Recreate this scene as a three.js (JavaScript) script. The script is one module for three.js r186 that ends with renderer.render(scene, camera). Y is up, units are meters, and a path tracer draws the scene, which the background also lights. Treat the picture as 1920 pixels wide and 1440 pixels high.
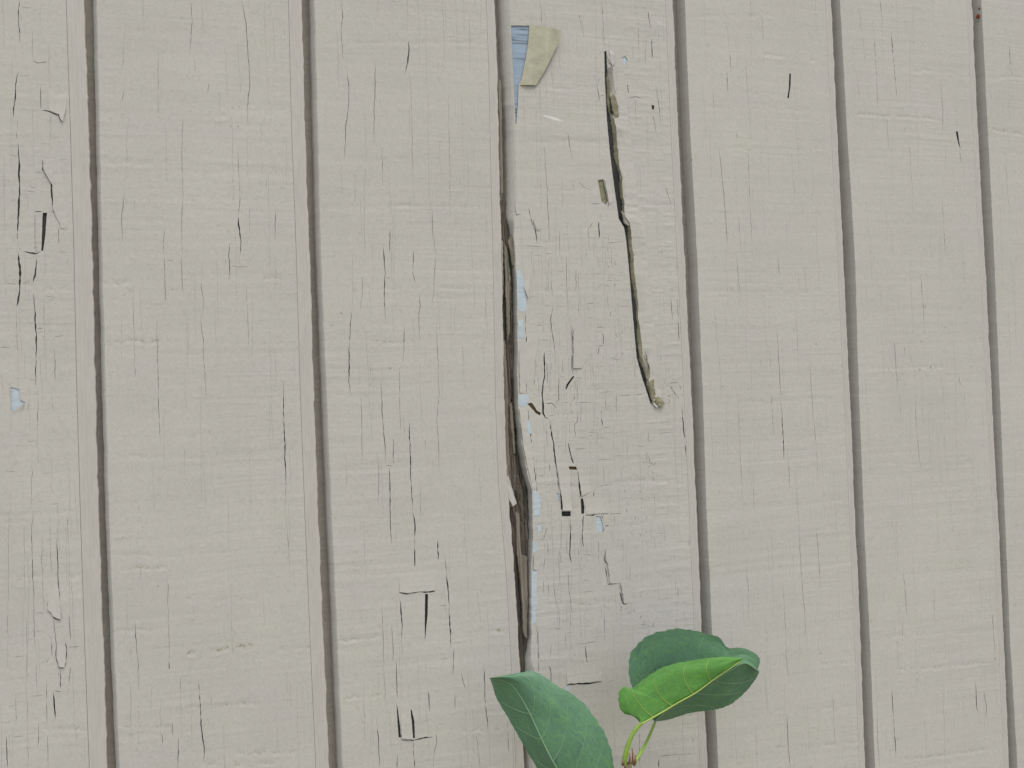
import * as THREE from 'three';
import { mergeGeometries, toCreasedNormals } from 'three/addons/utils/BufferGeometryUtils.js';

// ------------------------------------------------------------ camera, sky, sun, exposure
const SRC_W = 1920, SRC_H = 1440, FOCAL = 1941;
const YAW = -0.29598, PITCH = 0.02407, ROLL = -0.03839, EYE = new THREE.Vector3(0.04515, 1.1, 0.51715);
const scene = new THREE.Scene();
const camera = new THREE.PerspectiveCamera(2 * Math.atan(SRC_H / 2 / FOCAL) * 180 / Math.PI, 4 / 3, 0.02, 400);
camera.position.copy(EYE);
camera.rotation.set(PITCH, YAW, ROLL, 'YXZ');
scene.add(camera);
camera.updateMatrixWorld();
const renderer = new THREE.WebGLRenderer({ antialias: true });
renderer.toneMapping = THREE.LinearToneMapping;
renderer.toneMappingExposure = 1.22;
renderer.shadowMap.enabled = true;

function overcastSky() {
  const w = 64, h = 32, d = new Float32Array(w * h * 4);
  for (let j = 0; j < h; j++) for (let i = 0; i < w; i++) {
    const el = ((j + 0.5) / h - 0.5) * Math.PI, s = Math.max(0, Math.sin(el)), k = (j * w + i) * 4;
    const L = el > 0 ? 0.62 + 0.55 * s : 0.3;
    d[k] = L * 0.97; d[k + 1] = L * 0.995; d[k + 2] = L * 1.03; d[k + 3] = 1;
  }
  const t = new THREE.DataTexture(d, w, h, THREE.RGBAFormat, THREE.FloatType);
  t.mapping = THREE.EquirectangularReflectionMapping; t.magFilter = THREE.LinearFilter; t.minFilter = THREE.LinearFilter; t.needsUpdate = true;
  return t;
}
scene.background = overcastSky();
scene.environment = scene.background;
const sun = new THREE.DirectionalLight(0xfff5ea, 1.4);
sun.position.set(0.7, 4.2, 1.5); sun.target.position.set(0.2, 1.1, 0);
sun.castShadow = true; sun.shadow.radius = 36; sun.shadow.mapSize.set(2048, 2048);
Object.assign(sun.shadow.camera, { left: -2, right: 2, top: 2, bottom: -2, near: 0.1, far: 12 });
scene.add(sun, sun.target);

// ------------------------------------------------------------ helpers
let seed = 7;
const rnd = () => { seed = (seed * 1664525 + 1013904223) >>> 0; return seed / 4294967296; };
const rr = (a, b) => a + (b - a) * rnd();
const clamp = (v, a, b) => Math.min(b, Math.max(a, v));
const smooth = (a, b, v) => { const t = clamp((v - a) / (b - a), 0, 1); return t * t * (3 - 2 * t); };
const LAT = new Float32Array(65536); for (let i = 0; i < 65536; i++) LAT[i] = rnd() * 2 - 1;
function noise(x, y) {                                   // value noise, -1..1
  const xi = Math.floor(x), yi = Math.floor(y); let fx = x - xi, fy = y - yi;
  fx = fx * fx * (3 - 2 * fx); fy = fy * fy * (3 - 2 * fy);
  const a = (xi & 255), b = ((xi + 1) & 255), c = (yi & 255) << 8, d = ((yi + 1) & 255) << 8;
  const p = LAT[a | c], q = LAT[b | c], r = LAT[a | d], s = LAT[b | d];
  return p + (q - p) * fx + (r - p) * fy + (p - q - r + s) * fx * fy;
}
const MM = 0.001, PX = 0.00028;
const ray = new THREE.Vector3();
function at(px, py, z = 0) {                             // the point at depth z in front of the wall seen at a place in the photograph
  ray.set((px - SRC_W / 2) / FOCAL, -(py - SRC_H / 2) / FOCAL, -1).applyQuaternion(camera.quaternion);
  const t = (z - EYE.z) / ray.z;
  return new THREE.Vector3(EYE.x + t * ray.x, EYE.y + t * ray.y, z);
}
const pairs = (n) => { const o = []; for (let i = 0; i + 1 < n.length; i += 2) o.push([n[i], n[i + 1]]); return o; };
const wallPts = (n) => pairs(n).map(([x, y]) => { const p = at(x, y); return [p.x, p.y]; });
const used = {};
const numbered = (n) => { const k = used[n] = (used[n] ?? -1) + 1; return k ? n + '_' + String(k).padStart(3, '0') : n; };
function mesh(name, geometry, material, parent) {
  const m = new THREE.Mesh(geometry, material); m.name = numbered(name); m.castShadow = m.receiveShadow = true; parent.add(m); return m;
}
class Tri {                                              // collects triangles with flat or given normals
  constructor() { this.p = []; this.n = []; this.u = []; }
  tri(a, b, c, uv) {
    const ux = b[0] - a[0], uy = b[1] - a[1], uz = b[2] - a[2], vx = c[0] - a[0], vy = c[1] - a[1], vz = c[2] - a[2];
    let nx = uy * vz - uz * vy, ny = uz * vx - ux * vz, nz = ux * vy - uy * vx; const l = Math.hypot(nx, ny, nz) || 1; nx /= l; ny /= l; nz /= l;
    for (const q of [a, b, c]) { this.p.push(q[0], q[1], q[2]); this.n.push(nx, ny, nz); const t = uv(q); this.u.push(t[0], t[1]); }
  }
  quad(a, b, c, d, uv) { this.tri(a, b, c, uv); this.tri(a, c, d, uv); }
  grid(rows, uv) { for (let j = 0; j + 1 < rows.length; j++) for (let i = 0; i + 1 < rows[j].length; i++) this.quad(rows[j][i], rows[j][i + 1], rows[j + 1][i + 1], rows[j + 1][i], uv); }
  get count() { return this.p.length / 3; }
  geometry(crease = 0) {
    let g = new THREE.BufferGeometry();
    g.setAttribute('position', new THREE.Float32BufferAttribute(this.p, 3));
    g.setAttribute('normal', new THREE.Float32BufferAttribute(this.n, 3));
    g.setAttribute('uv', new THREE.Float32BufferAttribute(this.u, 2));
    if (crease) g = toCreasedNormals(g, crease);
    return g;
  }
}

// ------------------------------------------------------------ where the grooves run (places in the photograph)
const TOP = 2.0, FOOT = 0.06, YA = 0.84, YH = 0.55, PITCH_M = 0.1016;
function edgeLine(...n) {                                // x of a near-vertical line as a function of height on the wall
  const p = wallPts(n).sort((a, b) => a[1] - b[1]);
  return (y) => {
    if (y <= p[0][1]) return p[0][0]; if (y >= p[p.length - 1][1]) return p[p.length - 1][0];
    let k = 1; while (p[k][1] < y) k++;
    return p[k - 1][0] + (p[k][0] - p[k - 1][0]) * (y - p[k - 1][1]) / (p[k][1] - p[k - 1][1]);
  };
}
// left edge of each groove, then its right edge
const grooveL = [
  edgeLine(158, 0, 166, 240, 173, 480, 178, 720, 185, 960, 193, 1200, 202, 1440),
  edgeLine(566, 0, 572, 240, 581, 480, 588, 720, 597, 960, 607, 1200, 618, 1440),
  edgeLine(928, 0, 933, 130, 938, 375, 941, 480, 946, 760, 951, 900, 958, 980, 966, 1080, 975, 1240, 984, 1440),
  edgeLine(1262, 0, 1272, 240, 1284, 480, 1296, 720, 1307, 960, 1317, 1200, 1327, 1440),
  edgeLine(1559, 0, 1570, 240, 1582, 480, 1593, 720, 1604, 960, 1614, 1200, 1623, 1440),
  edgeLine(1823, 0, 1834, 240, 1847, 480, 1859, 720, 1872, 960, 1883, 1200, 1893, 1440)];
const grooveR = [
  edgeLine(182, 0, 187, 240, 192, 480, 198, 720, 205, 960, 214, 1200, 225, 1440),
  edgeLine(590, 0, 596, 240, 602, 480, 612, 720, 622, 960, 633, 1200, 643, 1440),
  edgeLine(955, 0, 957, 48, 962, 150, 966, 240, 968, 380, 963, 440, 967, 505, 970, 600, 971, 760, 978, 830, 985, 870, 997, 920, 999, 1000, 996, 1070, 996, 1235, 1003, 1265, 1008, 1440),
  edgeLine(1284, 0, 1294, 240, 1307, 480, 1317, 720, 1325, 960, 1336, 1200, 1347, 1440),
  edgeLine(1575, 0, 1588, 240, 1603, 480, 1610, 720, 1619, 960, 1631, 1200, 1641, 1440),
  edgeLine(1840, 0, 1852, 240, 1864, 480, 1874, 720, 1884, 960, 1894, 1200, 1908, 1440)];
const straight = (x) => () => x;
const GL = (i) => grooveL[i] ?? straight(i * PITCH_M - 0.001), GR = (i) => grooveR[i] ?? straight(i * PITCH_M + 0.0055);
const STRIP_W = [0.0079, 0.0066, 0.0048, 0.0047, 0.0042, 0.0042];

// ------------------------------------------------------------ boards: tracing of cracks, holes, flakes
const boards = new Map();                                // number -> { holes, cracks, ledges, ... }
for (let i = -4; i <= 8; i++) {
  const x0 = GR(i - 1), gx = GL(i), sw = STRIP_W[i] ?? 0.006;
  boards.set(i, { i, x0, gx, x1: (y) => gx(y) - sw, sw, holes: [], solid: [], ridges: [], u0: x0(1.1) - 0.004, seen: i >= 0 && i <= 6, smears: [] });
}
const boardAt = (x, y) => { for (const b of boards.values()) if (x > b.x0(y) - 0.0005 && x < b.gx(y) + 0.003) return b; return null; };
const CELL = 0.002;
const gridOf = (b) => b.grid ??= new Map();
function occupy(b, x, y, r) { const k = Math.floor(x / CELL) + ':' + Math.floor(y / CELL), g = gridOf(b); (g.get(k) ?? g.set(k, []).get(k)).push([x, y, r]); }
function isFree(b, x, y, r) {
  const cx = Math.floor(x / CELL), cy = Math.floor(y / CELL), g = gridOf(b);
  for (let i = -2; i <= 2; i++) for (let j = -2; j <= 2; j++) for (const [qx, qy, qr] of g.get((cx + i) + ':' + (cy + j)) ?? []) if (Math.hypot(x - qx, y - qy) < r + qr + 0.00017) return false;
  return true;
}
const inside = (p, x, y) => { let c = false; for (let i = 0, j = p.length - 1; i < p.length; j = i++) if ((p[i][1] > y) !== (p[j][1] > y) && x < (p[j][0] - p[i][0]) * (y - p[i][1]) / (p[j][1] - p[i][1]) + p[i][0]) c = !c; return c; };
function densify(p, step, closed) {
  const o = [], n = p.length;
  for (let i = 0; i < n - (closed ? 0 : 1); i++) {
    const a = p[i], b = p[(i + 1) % n], k = Math.max(1, Math.round(Math.hypot(b[0] - a[0], b[1] - a[1]) / step));
    for (let j = 0; j < k; j++) o.push([a[0] + (b[0] - a[0]) * j / k, a[1] + (b[1] - a[1]) * j / k]);
  }
  if (!closed) o.push(p[n - 1]);
  return o;
}
function hole(floor, ...n) {                             // an opening in the paint with a floor of 'primer', 'olive' or 'dark' below it
  let p = densify(wallPts(n), 0.0007, true);
  const c = p.reduce((s, q) => [s[0] + q[0] / p.length, s[1] + q[1] / p.length], [0, 0]), b = boardAt(...c);
  p = p.map(([x, y], k) => { const j = 0.00009 * noise(x * 2600 + k * 0.31, y * 2600); return [x + j, y + j]; });
  p = p.map(([x, y]) => [clamp(x, b.x0(y) + 0.00025, b.x1(y) - 0.00025), y]);
  b.holes.push({ p, floor });
  p.forEach(([x, y], k) => { const e = p[(k + 1) % p.length]; occupy(b, x, y, 0.00012); occupy(b, (x + e[0]) / 2, (y + e[1]) / 2, 0.00012); });
  b.solid.push(p);
}
function crack(w, ...n) { crackAt(w, wallPts(n)); }
function crackAt(w, pts, jitter = 1) {
  let p = densify(pts, 0.0009, false);
  const mid = p[p.length >> 1], b = boardAt(...mid); if (!b || p.length < 2) return;
  const id = rnd() * 99, L = p.length - 1, W = w * PX * (w > 1.5 ? 0.88 : w > 0.9 ? 0.62 : 0.52);
  const q = p.map(([x, y], k) => {
    const a = p[Math.max(0, k - 1)], c = p[Math.min(L, k + 1)], l = Math.hypot(c[0] - a[0], c[1] - a[1]) || 1, nx = -(c[1] - a[1]) / l, ny = (c[0] - a[0]) / l;
    const t = L ? k / L : 0, tip = Math.min(1, t / 0.22, (1 - t) / 0.22), h = Math.max(0.00002, 0.5 * W * Math.pow(tip, 0.6) * Math.max(0.12, 0.75 + 0.5 * noise(id + k * 0.5, 3.3) + 0.5 * noise(id * 2 + k * 0.13, 5.1)));
    const j = jitter * (0.00016 * noise(id * 7 + k * 0.5, 1.7) + 0.00022 * noise(id * 3 + k * 0.16, 8.1));
    return { x: x + nx * j, y: y + ny * j, nx, ny, h };
  });
  let run = [];
  const flush = () => {
    if (run.length >= 3) {
      run[0].h = run[run.length - 1].h = 0.00002;
      const l = run.map((s) => [s.x + s.nx * s.h, s.y + s.ny * s.h]), r = run.map((s) => [s.x - s.nx * s.h, s.y - s.ny * s.h]).reverse();
      b.holes.push({ p: [...l, ...r], floor: null, run });
      run.forEach((s, k) => { const e = run[k + 1] ?? s; for (const f of [0, 0.25, 0.5, 0.75]) occupy(b, s.x + (e.x - s.x) * f, s.y + (e.y - s.y) * f, Math.max(s.h, e.h)); });
      if (w >= 0.9) b.ridges.push({ run, w });
    }
    run = [];
  };
  for (const s of q) {
    const ok = s.x > b.x0(s.y) + 0.0004 + s.h && s.x < b.x1(s.y) - 0.0003 - s.h && isFree(b, s.x, s.y, s.h) && !b.solid.some((e) => inside(e, s.x, s.y)), o = run[run.length - 1];
    if (ok && o && !(isFree(b, (s.x + o.x) / 2, (s.y + o.y) / 2, s.h) && isFree(b, s.x * 0.25 + o.x * 0.75, s.y * 0.25 + o.y * 0.75, s.h) && isFree(b, s.x * 0.75 + o.x * 0.25, s.y * 0.75 + o.y * 0.25, s.h))) flush();
    if (ok) run.push(s); else flush();
  }
  flush();
}
const flakes = [], K = crack, speck = (b, x, y, r) => b?.smears.push({ x, y, r, flat: rr(0.6, 1.2), fn: (k, e, dx, dy, height, dirt) => { dirt[k] += 0.6 * clamp(1.3 - e * 1.3 + 0.5 * noise(dx * 9000 + x * 999, dy * 9000), 0, 1); } });
const flake = (lift, ...n) => flakes.push({ lift, n });  // first two corners are the hinge

// --- openings where the paint is gone
hole('lined', 958, 48, 992, 48, 990, 80, 985, 112, 977, 150, 972, 160, 971, 195, 968, 232, 966, 232, 965, 195, 962, 150);
hole('primer', 20, 725, 36, 730, 38, 750, 48, 754, 34, 764, 24, 774, 20, 770);
hole('primer', 1117, 968, 1126, 968, 1131, 985, 1130, 997, 1117, 996);
hole('primer', 1166, 108, 1172, 105, 1177, 112, 1174, 121, 1166, 119);
hole('dark', 80, 399, 88, 399, 85, 440, 81, 470, 77.5, 470, 79, 430);
hole('dark', 797, 1113.5, 802.5, 1113.5, 802, 1150, 799, 1180, 797.2, 1198, 796.5, 1198, 796.5, 1150);
hole('dark', 743.5, 1316, 746, 1330, 750, 1360, 752, 1383, 747.5, 1383, 745, 1350);
hole('dark', 768.5, 1331, 772, 1331, 777, 1352, 778, 1384, 774.5, 1384, 772, 1352);
hole('olive', 1121, 338, 1131, 336, 1139, 376, 1136, 384, 1128, 378);
hole('dark', 1053, 959, 1070, 959, 1070, 968, 1053, 968);
hole('dark', 1089, 936, 1093, 934, 1096, 950, 1095, 963, 1090, 963);
hole('brown', 988, 757, 997, 755, 1003, 763, 1007, 770, 1014, 774, 1013, 779, 1005, 775, 997, 766);
hole('brown', 1061, 874, 1080, 875, 1082, 881, 1062, 880);
hole('dark', 1062, 721, 1074, 705, 1077, 706, 1066, 722, 1062, 730, 1060, 730);
hole('dark', 1792, 246, 1796, 247, 1798, 262, 1801, 280, 1799, 275, 1795, 262);
hole('dark', 1480, 138, 1483, 138, 1482.5, 160, 1479, 184, 1476, 184, 1479, 165);
hole('dark', 1161, 106, 1164, 103, 1167, 106, 1163, 112);
hole('brown', 1222, 196, 1227, 198, 1226, 206, 1222, 205);
hole('olive', 1225, 744, 1234, 747, 1244, 757, 1236, 760);
hole('dark', 1050, 925, 1052.5, 925, 1054.5, 955, 1052, 955);
hole('primer', 1043, 925, 1048.5, 925, 1049, 940, 1045, 938);
hole('primer', 1055, 935, 1060, 934, 1062, 944, 1057, 943);
// the long split beside the lifted edge
hole('dark', 1133, 96, 1136.5, 96, 1140, 150, 1144, 190, 1149, 222, 1157, 280, 1162, 330, 1168, 385, 1170, 408, 1179, 420, 1181, 450, 1187, 490, 1193, 560, 1198, 620, 1203, 668, 1213, 708, 1224, 757, 1220, 757, 1205, 712, 1194, 672, 1189, 620, 1184, 560, 1178, 490, 1174, 450, 1170, 426, 1160, 410, 1156, 380, 1149, 330, 1143, 280, 1138, 225, 1136, 190, 1134, 150);

// --- board at the left border
K(1.6, 36, 0, 35, 20, 36, 52, 38, 80); K(0.7, 36, 13, 60, 14); K(1.8, 35, 135, 30, 155, 28, 190, 24, 220); K(0.6, 62, 60, 61, 110);
K(0.5, 76, 10, 75, 50); K(0.5, 92, 85, 93, 165); K(1.1, 60, 113, 70, 118, 95, 114); K(1, 77, 160, 77, 204); K(2, 77, 207, 90, 208, 110, 216, 113, 225, 119, 230);
K(0.9, 95, 172, 94, 280); K(1, 34, 225, 31, 260); K(2.6, 34, 265, 36, 310, 37, 355, 34, 400, 33, 440, 36, 470); K(3.6, 34, 472, 38, 515, 37, 545, 31, 575);
K(0.9, 31, 577, 32, 640, 34, 670); K(1.2, 38, 358, 50, 358, 65, 360); K(0.8, 16, 290, 33, 294); K(2.8, 80, 300, 80, 320, 95, 323, 97, 350, 99, 394); K(1, 66, 322, 79, 323);
K(1.8, 64, 397, 79, 396.5); K(1.8, 89, 397, 106, 397); K(1.8, 113, 405, 116, 430, 122, 432, 130, 428); K(1.5, 110, 428, 109, 455); K(2.3, 37, 470, 45, 470, 55, 474, 68, 476, 76, 471);
K(2.4, 68, 478, 67, 510, 63, 530); K(2.5, 63, 550, 66, 590, 67, 620, 68, 650, 68, 690, 67, 725); K(1, 83, 560, 82, 650); K(1, 70, 616, 80, 616); K(1.1, 102, 655, 104, 712);
K(0.9, 8, 532, 35, 533); K(0.9, 0, 652, 20, 652); K(1, 53, 755, 54, 770); K(0.9, 97, 745, 100, 768); K(0.9, 71, 727, 70, 800, 72, 870); K(0.9, 21, 776, 21, 800); K(0.9, 4, 700, 5, 735);
K(0.8, 60, 870, 60, 955); K(1.4, 62, 958, 60, 1000, 61, 1060, 64, 1148, 66, 1210, 69, 1240); K(0.7, 93, 960, 96, 1080); K(0.8, 78, 1010, 82, 1145);
K(1.4, 107, 990, 109, 1080, 111, 1130, 114, 1160); K(1.4, 127, 970, 129, 1020); K(0.7, 129, 1022, 131, 1150); K(1.2, 66, 1150, 83, 1150); K(1.8, 89, 1130, 92, 1147, 98, 1150, 100, 1158, 113, 1163);
K(1.8, 100, 1162, 104, 1195, 105, 1235, 112, 1252, 120, 1252); K(1.3, 90, 1190, 97, 1198, 97, 1230); K(2.2, 118, 1200, 125, 1212, 125, 1240, 122, 1250); K(0.9, 128, 1214, 148, 1213);
K(1.8, 113, 1256, 113, 1290); K(1.2, 101, 1296, 115, 1296); K(1.8, 101, 1299, 103, 1330, 105, 1350); K(1, 130, 1152, 133, 1200); K(1, 133, 1250, 130, 1280); K(0.9, 69, 1242, 69, 1290);
K(1, 87, 1275, 88, 1360); K(0.9, 50, 1280, 53, 1440); K(1.2, 72, 1355, 71, 1400); K(1.4, 12, 1380, 14, 1440); K(0.9, 90, 1380, 91, 1440); K(0.7, 30, 1300, 30, 1360); K(0.7, 137, 1260, 139, 1370);
K(0.6, 16, 960, 15, 1250); K(0.6, 45, 980, 47, 1130); K(0.9, 80, 1060, 80, 1130); K(0.8, 50, 1160, 51, 1290);
// --- second board
K(0.6, 234, 60, 232, 110, 228, 138); K(1.5, 235, 155, 228, 190); K(0.6, 240, 220, 236, 340); K(1.2, 233, 360, 229, 400, 229, 450); K(0.6, 252, 375, 252, 395); K(0.5, 268, 0, 268, 40);
K(0.6, 297, 90, 297, 220); K(1.1, 358, 0, 361, 40, 359, 70, 357, 100); K(0.6, 363, 110, 366, 135); K(1, 343, 215, 342, 300, 343, 370, 340, 410, 342, 475); K(1, 308, 430, 306, 478);
K(1.2, 308, 482, 310, 530, 309, 565); K(0.7, 309, 488, 325, 488); K(0.9, 340, 480, 342, 550); K(0.9, 392, 155, 390, 175); K(1.2, 453, 0, 460, 40, 465, 100, 468, 150, 464, 210, 466, 235);
K(1, 446, 280, 448, 340, 450, 380, 447, 405); K(2.1, 447, 400, 446, 420, 452, 455, 450, 497); K(0.9, 468, 390, 469, 435); K(1.4, 431, 455, 429, 480, 431, 510, 428, 525); K(1, 431, 498, 448, 500, 465, 500);
K(1.3, 380, 490, 378, 540, 382, 570, 376, 600, 381, 640, 383, 690, 387, 750); K(0.8, 249, 535, 250, 580, 254, 680); K(0.8, 255, 665, 252, 680, 254, 705); K(1.2, 294, 600, 295, 650, 297, 740); K(1.5, 297, 730, 297, 770, 300, 825);
K(0.8, 462, 535, 465, 600, 467, 650); K(0.6, 345, 840, 348, 900); K(1.7, 531, 715, 532, 780, 535, 870, 536, 925, 535, 958); K(1.1, 535, 961, 540, 1000, 542, 1060, 545, 1085); K(0.8, 516, 665, 517, 725);
K(1.1, 314, 1075, 315, 1130, 317, 1220, 318, 1236); K(1.6, 318, 1240, 318, 1256); K(1.5, 253, 1165, 254, 1190, 258, 1230, 260, 1295); K(0.8, 283, 1290, 284, 1330); K(0.6, 245, 1280, 246, 1400);
K(0.9, 338, 1270, 339, 1330); K(2, 373, 1275, 376, 1340, 379, 1380, 384, 1405, 382, 1430); K(1.3, 324, 1355, 324, 1380); K(1.5, 335, 1380, 333, 1440); K(1, 303, 1375, 304, 1395); K(0.5, 301, 1320, 300, 1380);
K(0.7, 489, 230, 489, 260); K(0.7, 501, 325, 499, 355); K(1.1, 516, 395, 516, 450); K(0.7, 246, 1215, 245, 1240); K(0.5, 396, 1300, 396, 1330);
// --- third board
K(1.2, 641, 0, 643, 25, 640, 60, 642, 110); K(1.2, 651, 120, 652, 150, 655, 165, 653, 210, 648, 240, 646, 300); K(1.1, 704, 110, 703, 170, 701, 230, 702, 265); K(0.6, 763, 0, 764, 60);
K(2, 767, 75, 765, 110, 761, 137); K(0.8, 768, 140, 772, 200, 773, 290, 775, 380); K(0.5, 803, 170, 805, 220); K(1.1, 716, 275, 717, 300, 717, 350); K(0.8, 666, 320, 666, 380); K(0.6, 686, 315, 683, 380, 684, 480);
K(0.5, 880, 30, 881, 100); K(0.8, 840, 180, 842, 270, 844, 330, 843, 400); K(0.9, 810, 385, 811, 440, 817, 478); K(1.2, 731, 430, 731, 475); K(1.7, 718, 455, 720, 478, 723, 515, 721, 560, 723, 605);
K(0.9, 724, 520, 732, 520); K(1.4, 776, 470, 775, 512, 778, 530); K(1.2, 816, 482, 814, 540, 810, 570); K(1.3, 788, 550, 786, 600, 787, 640); K(1.4, 757, 610, 758, 640, 755, 680); K(1, 680, 520, 679, 545, 676, 580);
K(1.9, 659, 580, 657, 620, 654, 660, 654, 715, 659, 740); K(1, 749, 690, 750, 760, 751, 810); K(1.4, 714, 715, 718, 790, 721, 830, 724, 870); K(1, 725, 872.5, 737, 874); K(1.2, 738, 822, 738, 870);
K(1.8, 730, 876, 731, 920, 732, 960, 733, 1020); K(2.3, 767, 792, 769, 850, 771, 900, 774, 958); K(1.1, 798, 825, 797, 840); K(0.9, 788, 910, 789, 970); K(1.2, 818, 600, 822, 700, 823, 740, 819, 790, 823, 850, 823, 885);
K(0.9, 676, 740, 678, 800, 679, 870); K(0.8, 709, 850, 710, 950); K(0.9, 868, 650, 869, 710); K(0.9, 908, 640, 908, 680); K(0.8, 912, 540, 910, 600); K(2.9, 774, 960, 779, 985, 777, 1010, 778, 1060, 781, 1100);
K(2.4, 821, 1012, 821, 1052); K(3.1, 835, 1045, 839, 1090, 842, 1140, 844, 1180, 846, 1215); K(1.8, 747, 1112, 762, 1114, 770, 1112.5); K(2.8, 769, 1112, 780, 1111, 800, 1110.5, 817, 1108); K(2.1, 750, 1123, 751, 1150, 754, 1170, 754, 1230);
K(0.9, 716, 1120, 718, 1200, 722, 1300, 724, 1335); K(1, 735, 1170, 737, 1240); K(1.5, 852, 1215, 849, 1265); K(1, 825, 1135, 838, 1135); K(1.3, 743, 1240, 744, 1311); K(2.8, 751, 1387.5, 775, 1388, 800, 1383, 812, 1382);
K(2.1, 775, 1391, 776, 1420, 778, 1440); K(1.4, 752, 1391, 752, 1405); K(1.8, 745, 1410, 745, 1440); K(1.7, 803, 1297, 806, 1335); K(1.3, 866, 1260, 871, 1290); K(1.1, 853, 1300, 853, 1330);
K(1.6, 907, 1245, 909, 1300, 912, 1340, 915, 1367); K(1.5, 706, 1345, 710, 1390, 712, 1440); K(0.8, 682, 1300, 683, 1350, 684, 1395); K(1.5, 820, 1360, 818, 1390, 813, 1420, 813, 1440); K(0.9, 821, 1358, 835, 1357);
K(1.3, 951, 1350, 954, 1410); K(1, 893, 1380, 898, 1420, 903, 1440); K(1, 805, 1253, 820, 1252); K(0.8, 825, 1236, 838, 1234); K(0.8, 895, 1110, 900, 1165);
// --- damaged board beside the rotted groove
K(1, 1013, 0, 1015, 25, 1016, 50); K(1, 1085, 20, 1090, 50, 1096, 72); K(1.4, 1130, 0, 1131, 40, 1134, 88); K(1.4, 1215, 20, 1218, 45, 1221, 55); K(1.2, 1212, 68, 1230, 70); K(1.6, 1221, 72, 1223, 110);
K(1, 1211, 71, 1210, 120); K(0.8, 1196, 20, 1198, 105); K(0.7, 1185, 80, 1187, 110); K(0.8, 1034, 110, 1036, 160); K(1.2, 1063, 245, 1068, 270, 1073, 300); K(1.2, 1020, 270, 1026, 360, 1029, 420, 1031, 460); K(0.7, 1053, 330, 1055, 390);
K(2.6, 992, 390, 993, 400, 998, 420, 1004, 433, 1007, 455); K(1.5, 1006, 433, 1015, 434); K(1.4, 1120, 155, 1120, 165, 1123, 178, 1125, 190); K(1.4, 1124, 178, 1135, 180); K(1, 1120, 154, 1126, 145);
K(1.9, 1155, 155, 1158, 175); K(1.7, 1177, 158, 1179, 174); K(1.4, 1180, 183, 1192, 181, 1203, 183); K(1.2, 1225, 215, 1230, 250); K(1, 1230, 160, 1237, 210, 1240, 250); K(1.5, 1174, 245, 1173, 310, 1176, 330);
K(1.1, 1248, 350, 1256, 375, 1259, 385); K(0.6, 1193, 170, 1192, 240); K(1.9, 1122, 415, 1123, 447); K(1, 1126, 400, 1127, 413); K(1.1, 1103, 445, 1104, 430, 1112, 416); K(1, 1085, 340, 1095, 350, 1110, 358);
K(0.9, 1140, 455, 1172, 453); K(1.2, 1108, 382, 1125, 382); K(1.2, 1033, 480, 1034, 520, 1036, 555); K(1.4, 1038, 565, 1032, 600, 1037, 640, 1041, 660, 1040, 690); K(1.4, 1061, 480, 1064, 560, 1066, 605);
K(0.7, 1030, 480, 1025, 540); K(1, 1092, 615, 1112, 615); K(2, 1119, 614, 1138, 613); K(0.8, 1074, 622, 1130, 622); K(1.9, 1073, 610, 1072, 650, 1073, 690, 1075, 702); K(1.4, 1132, 624, 1132, 647); K(1.4, 1123, 650, 1121, 665);
K(1, 1121, 648, 1131, 648); K(1.1, 1147, 673, 1165, 673); K(1.1, 1101, 568, 1124, 568); K(1.2, 1048, 707, 1060, 706); K(0.8, 1080, 708, 1093, 708); K(1.4, 1048, 709, 1047, 750, 1044, 757);
K(3.4, 1020, 660, 1021, 700, 1017, 740, 1018, 775, 1022, 783, 1030, 785); K(1.2, 1004, 670, 1005, 690); K(1, 1026, 680, 1026, 720); K(1.6, 1002, 712, 1001, 724); K(1.7, 1023, 757, 1035, 755, 1045, 765); K(1.4, 1046, 768, 1040, 779, 1028, 780);
K(3.6, 1030, 787, 1034, 810, 1040, 850, 1045, 890, 1049, 922); K(1.8, 1077, 735, 1077, 748, 1070, 753); K(1, 1048, 755, 1068, 754); K(1, 1078, 754, 1115, 754); K(1.4, 1085, 770, 1083, 792, 1078, 795, 1079, 820);
K(1.9, 1128, 770, 1129, 800); K(0.9, 1131, 801, 1145, 800); K(0.9, 1124, 735, 1150, 735); K(0.9, 1121, 810, 1120, 840); K(3.3, 1065, 830, 1070, 850, 1075, 870); K(3.3, 1083, 882, 1087, 910, 1090, 934);
K(1.9, 1112, 920, 1115, 945, 1118, 960); K(1, 1157, 742, 1200, 740, 1207, 736); K(1.2, 1235, 813, 1265, 812); K(1.1, 1258, 560, 1261, 600); K(2.4, 985, 585, 987, 640, 986, 680, 987, 720, 988, 745);
K(2.3, 990, 768, 994, 800, 998, 850, 1003, 890, 1007, 920, 1008, 965); K(2.6, 1093, 965, 1092, 1000, 1093, 1030); K(2.7, 1097, 967, 1110, 966, 1116, 965); K(2.4, 1128, 964.5, 1133, 985, 1132, 998); K(1.9, 1134, 987, 1142, 986);
K(1.7, 1143, 964, 1165, 962); K(1.9, 1070, 970, 1069, 1010, 1068, 1040, 1072, 1060); K(0.8, 1052, 972, 1052, 1040); K(1.1, 1026, 990, 1020, 1010); K(1.4, 1022, 1030, 1020, 1070); K(1.1, 1038, 1060, 1039, 1100, 1043, 1140);
K(1.4, 1065, 1070, 1067, 1100, 1071, 1140, 1075, 1160); K(1, 1093, 1040, 1131, 1038); K(2.6, 1133, 1038, 1133, 1050, 1137, 1057); K(2.6, 1135, 1060, 1138, 1080, 1140, 1096, 1160, 1094); K(2.6, 1163, 1110, 1168, 1132, 1177, 1133);
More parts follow.
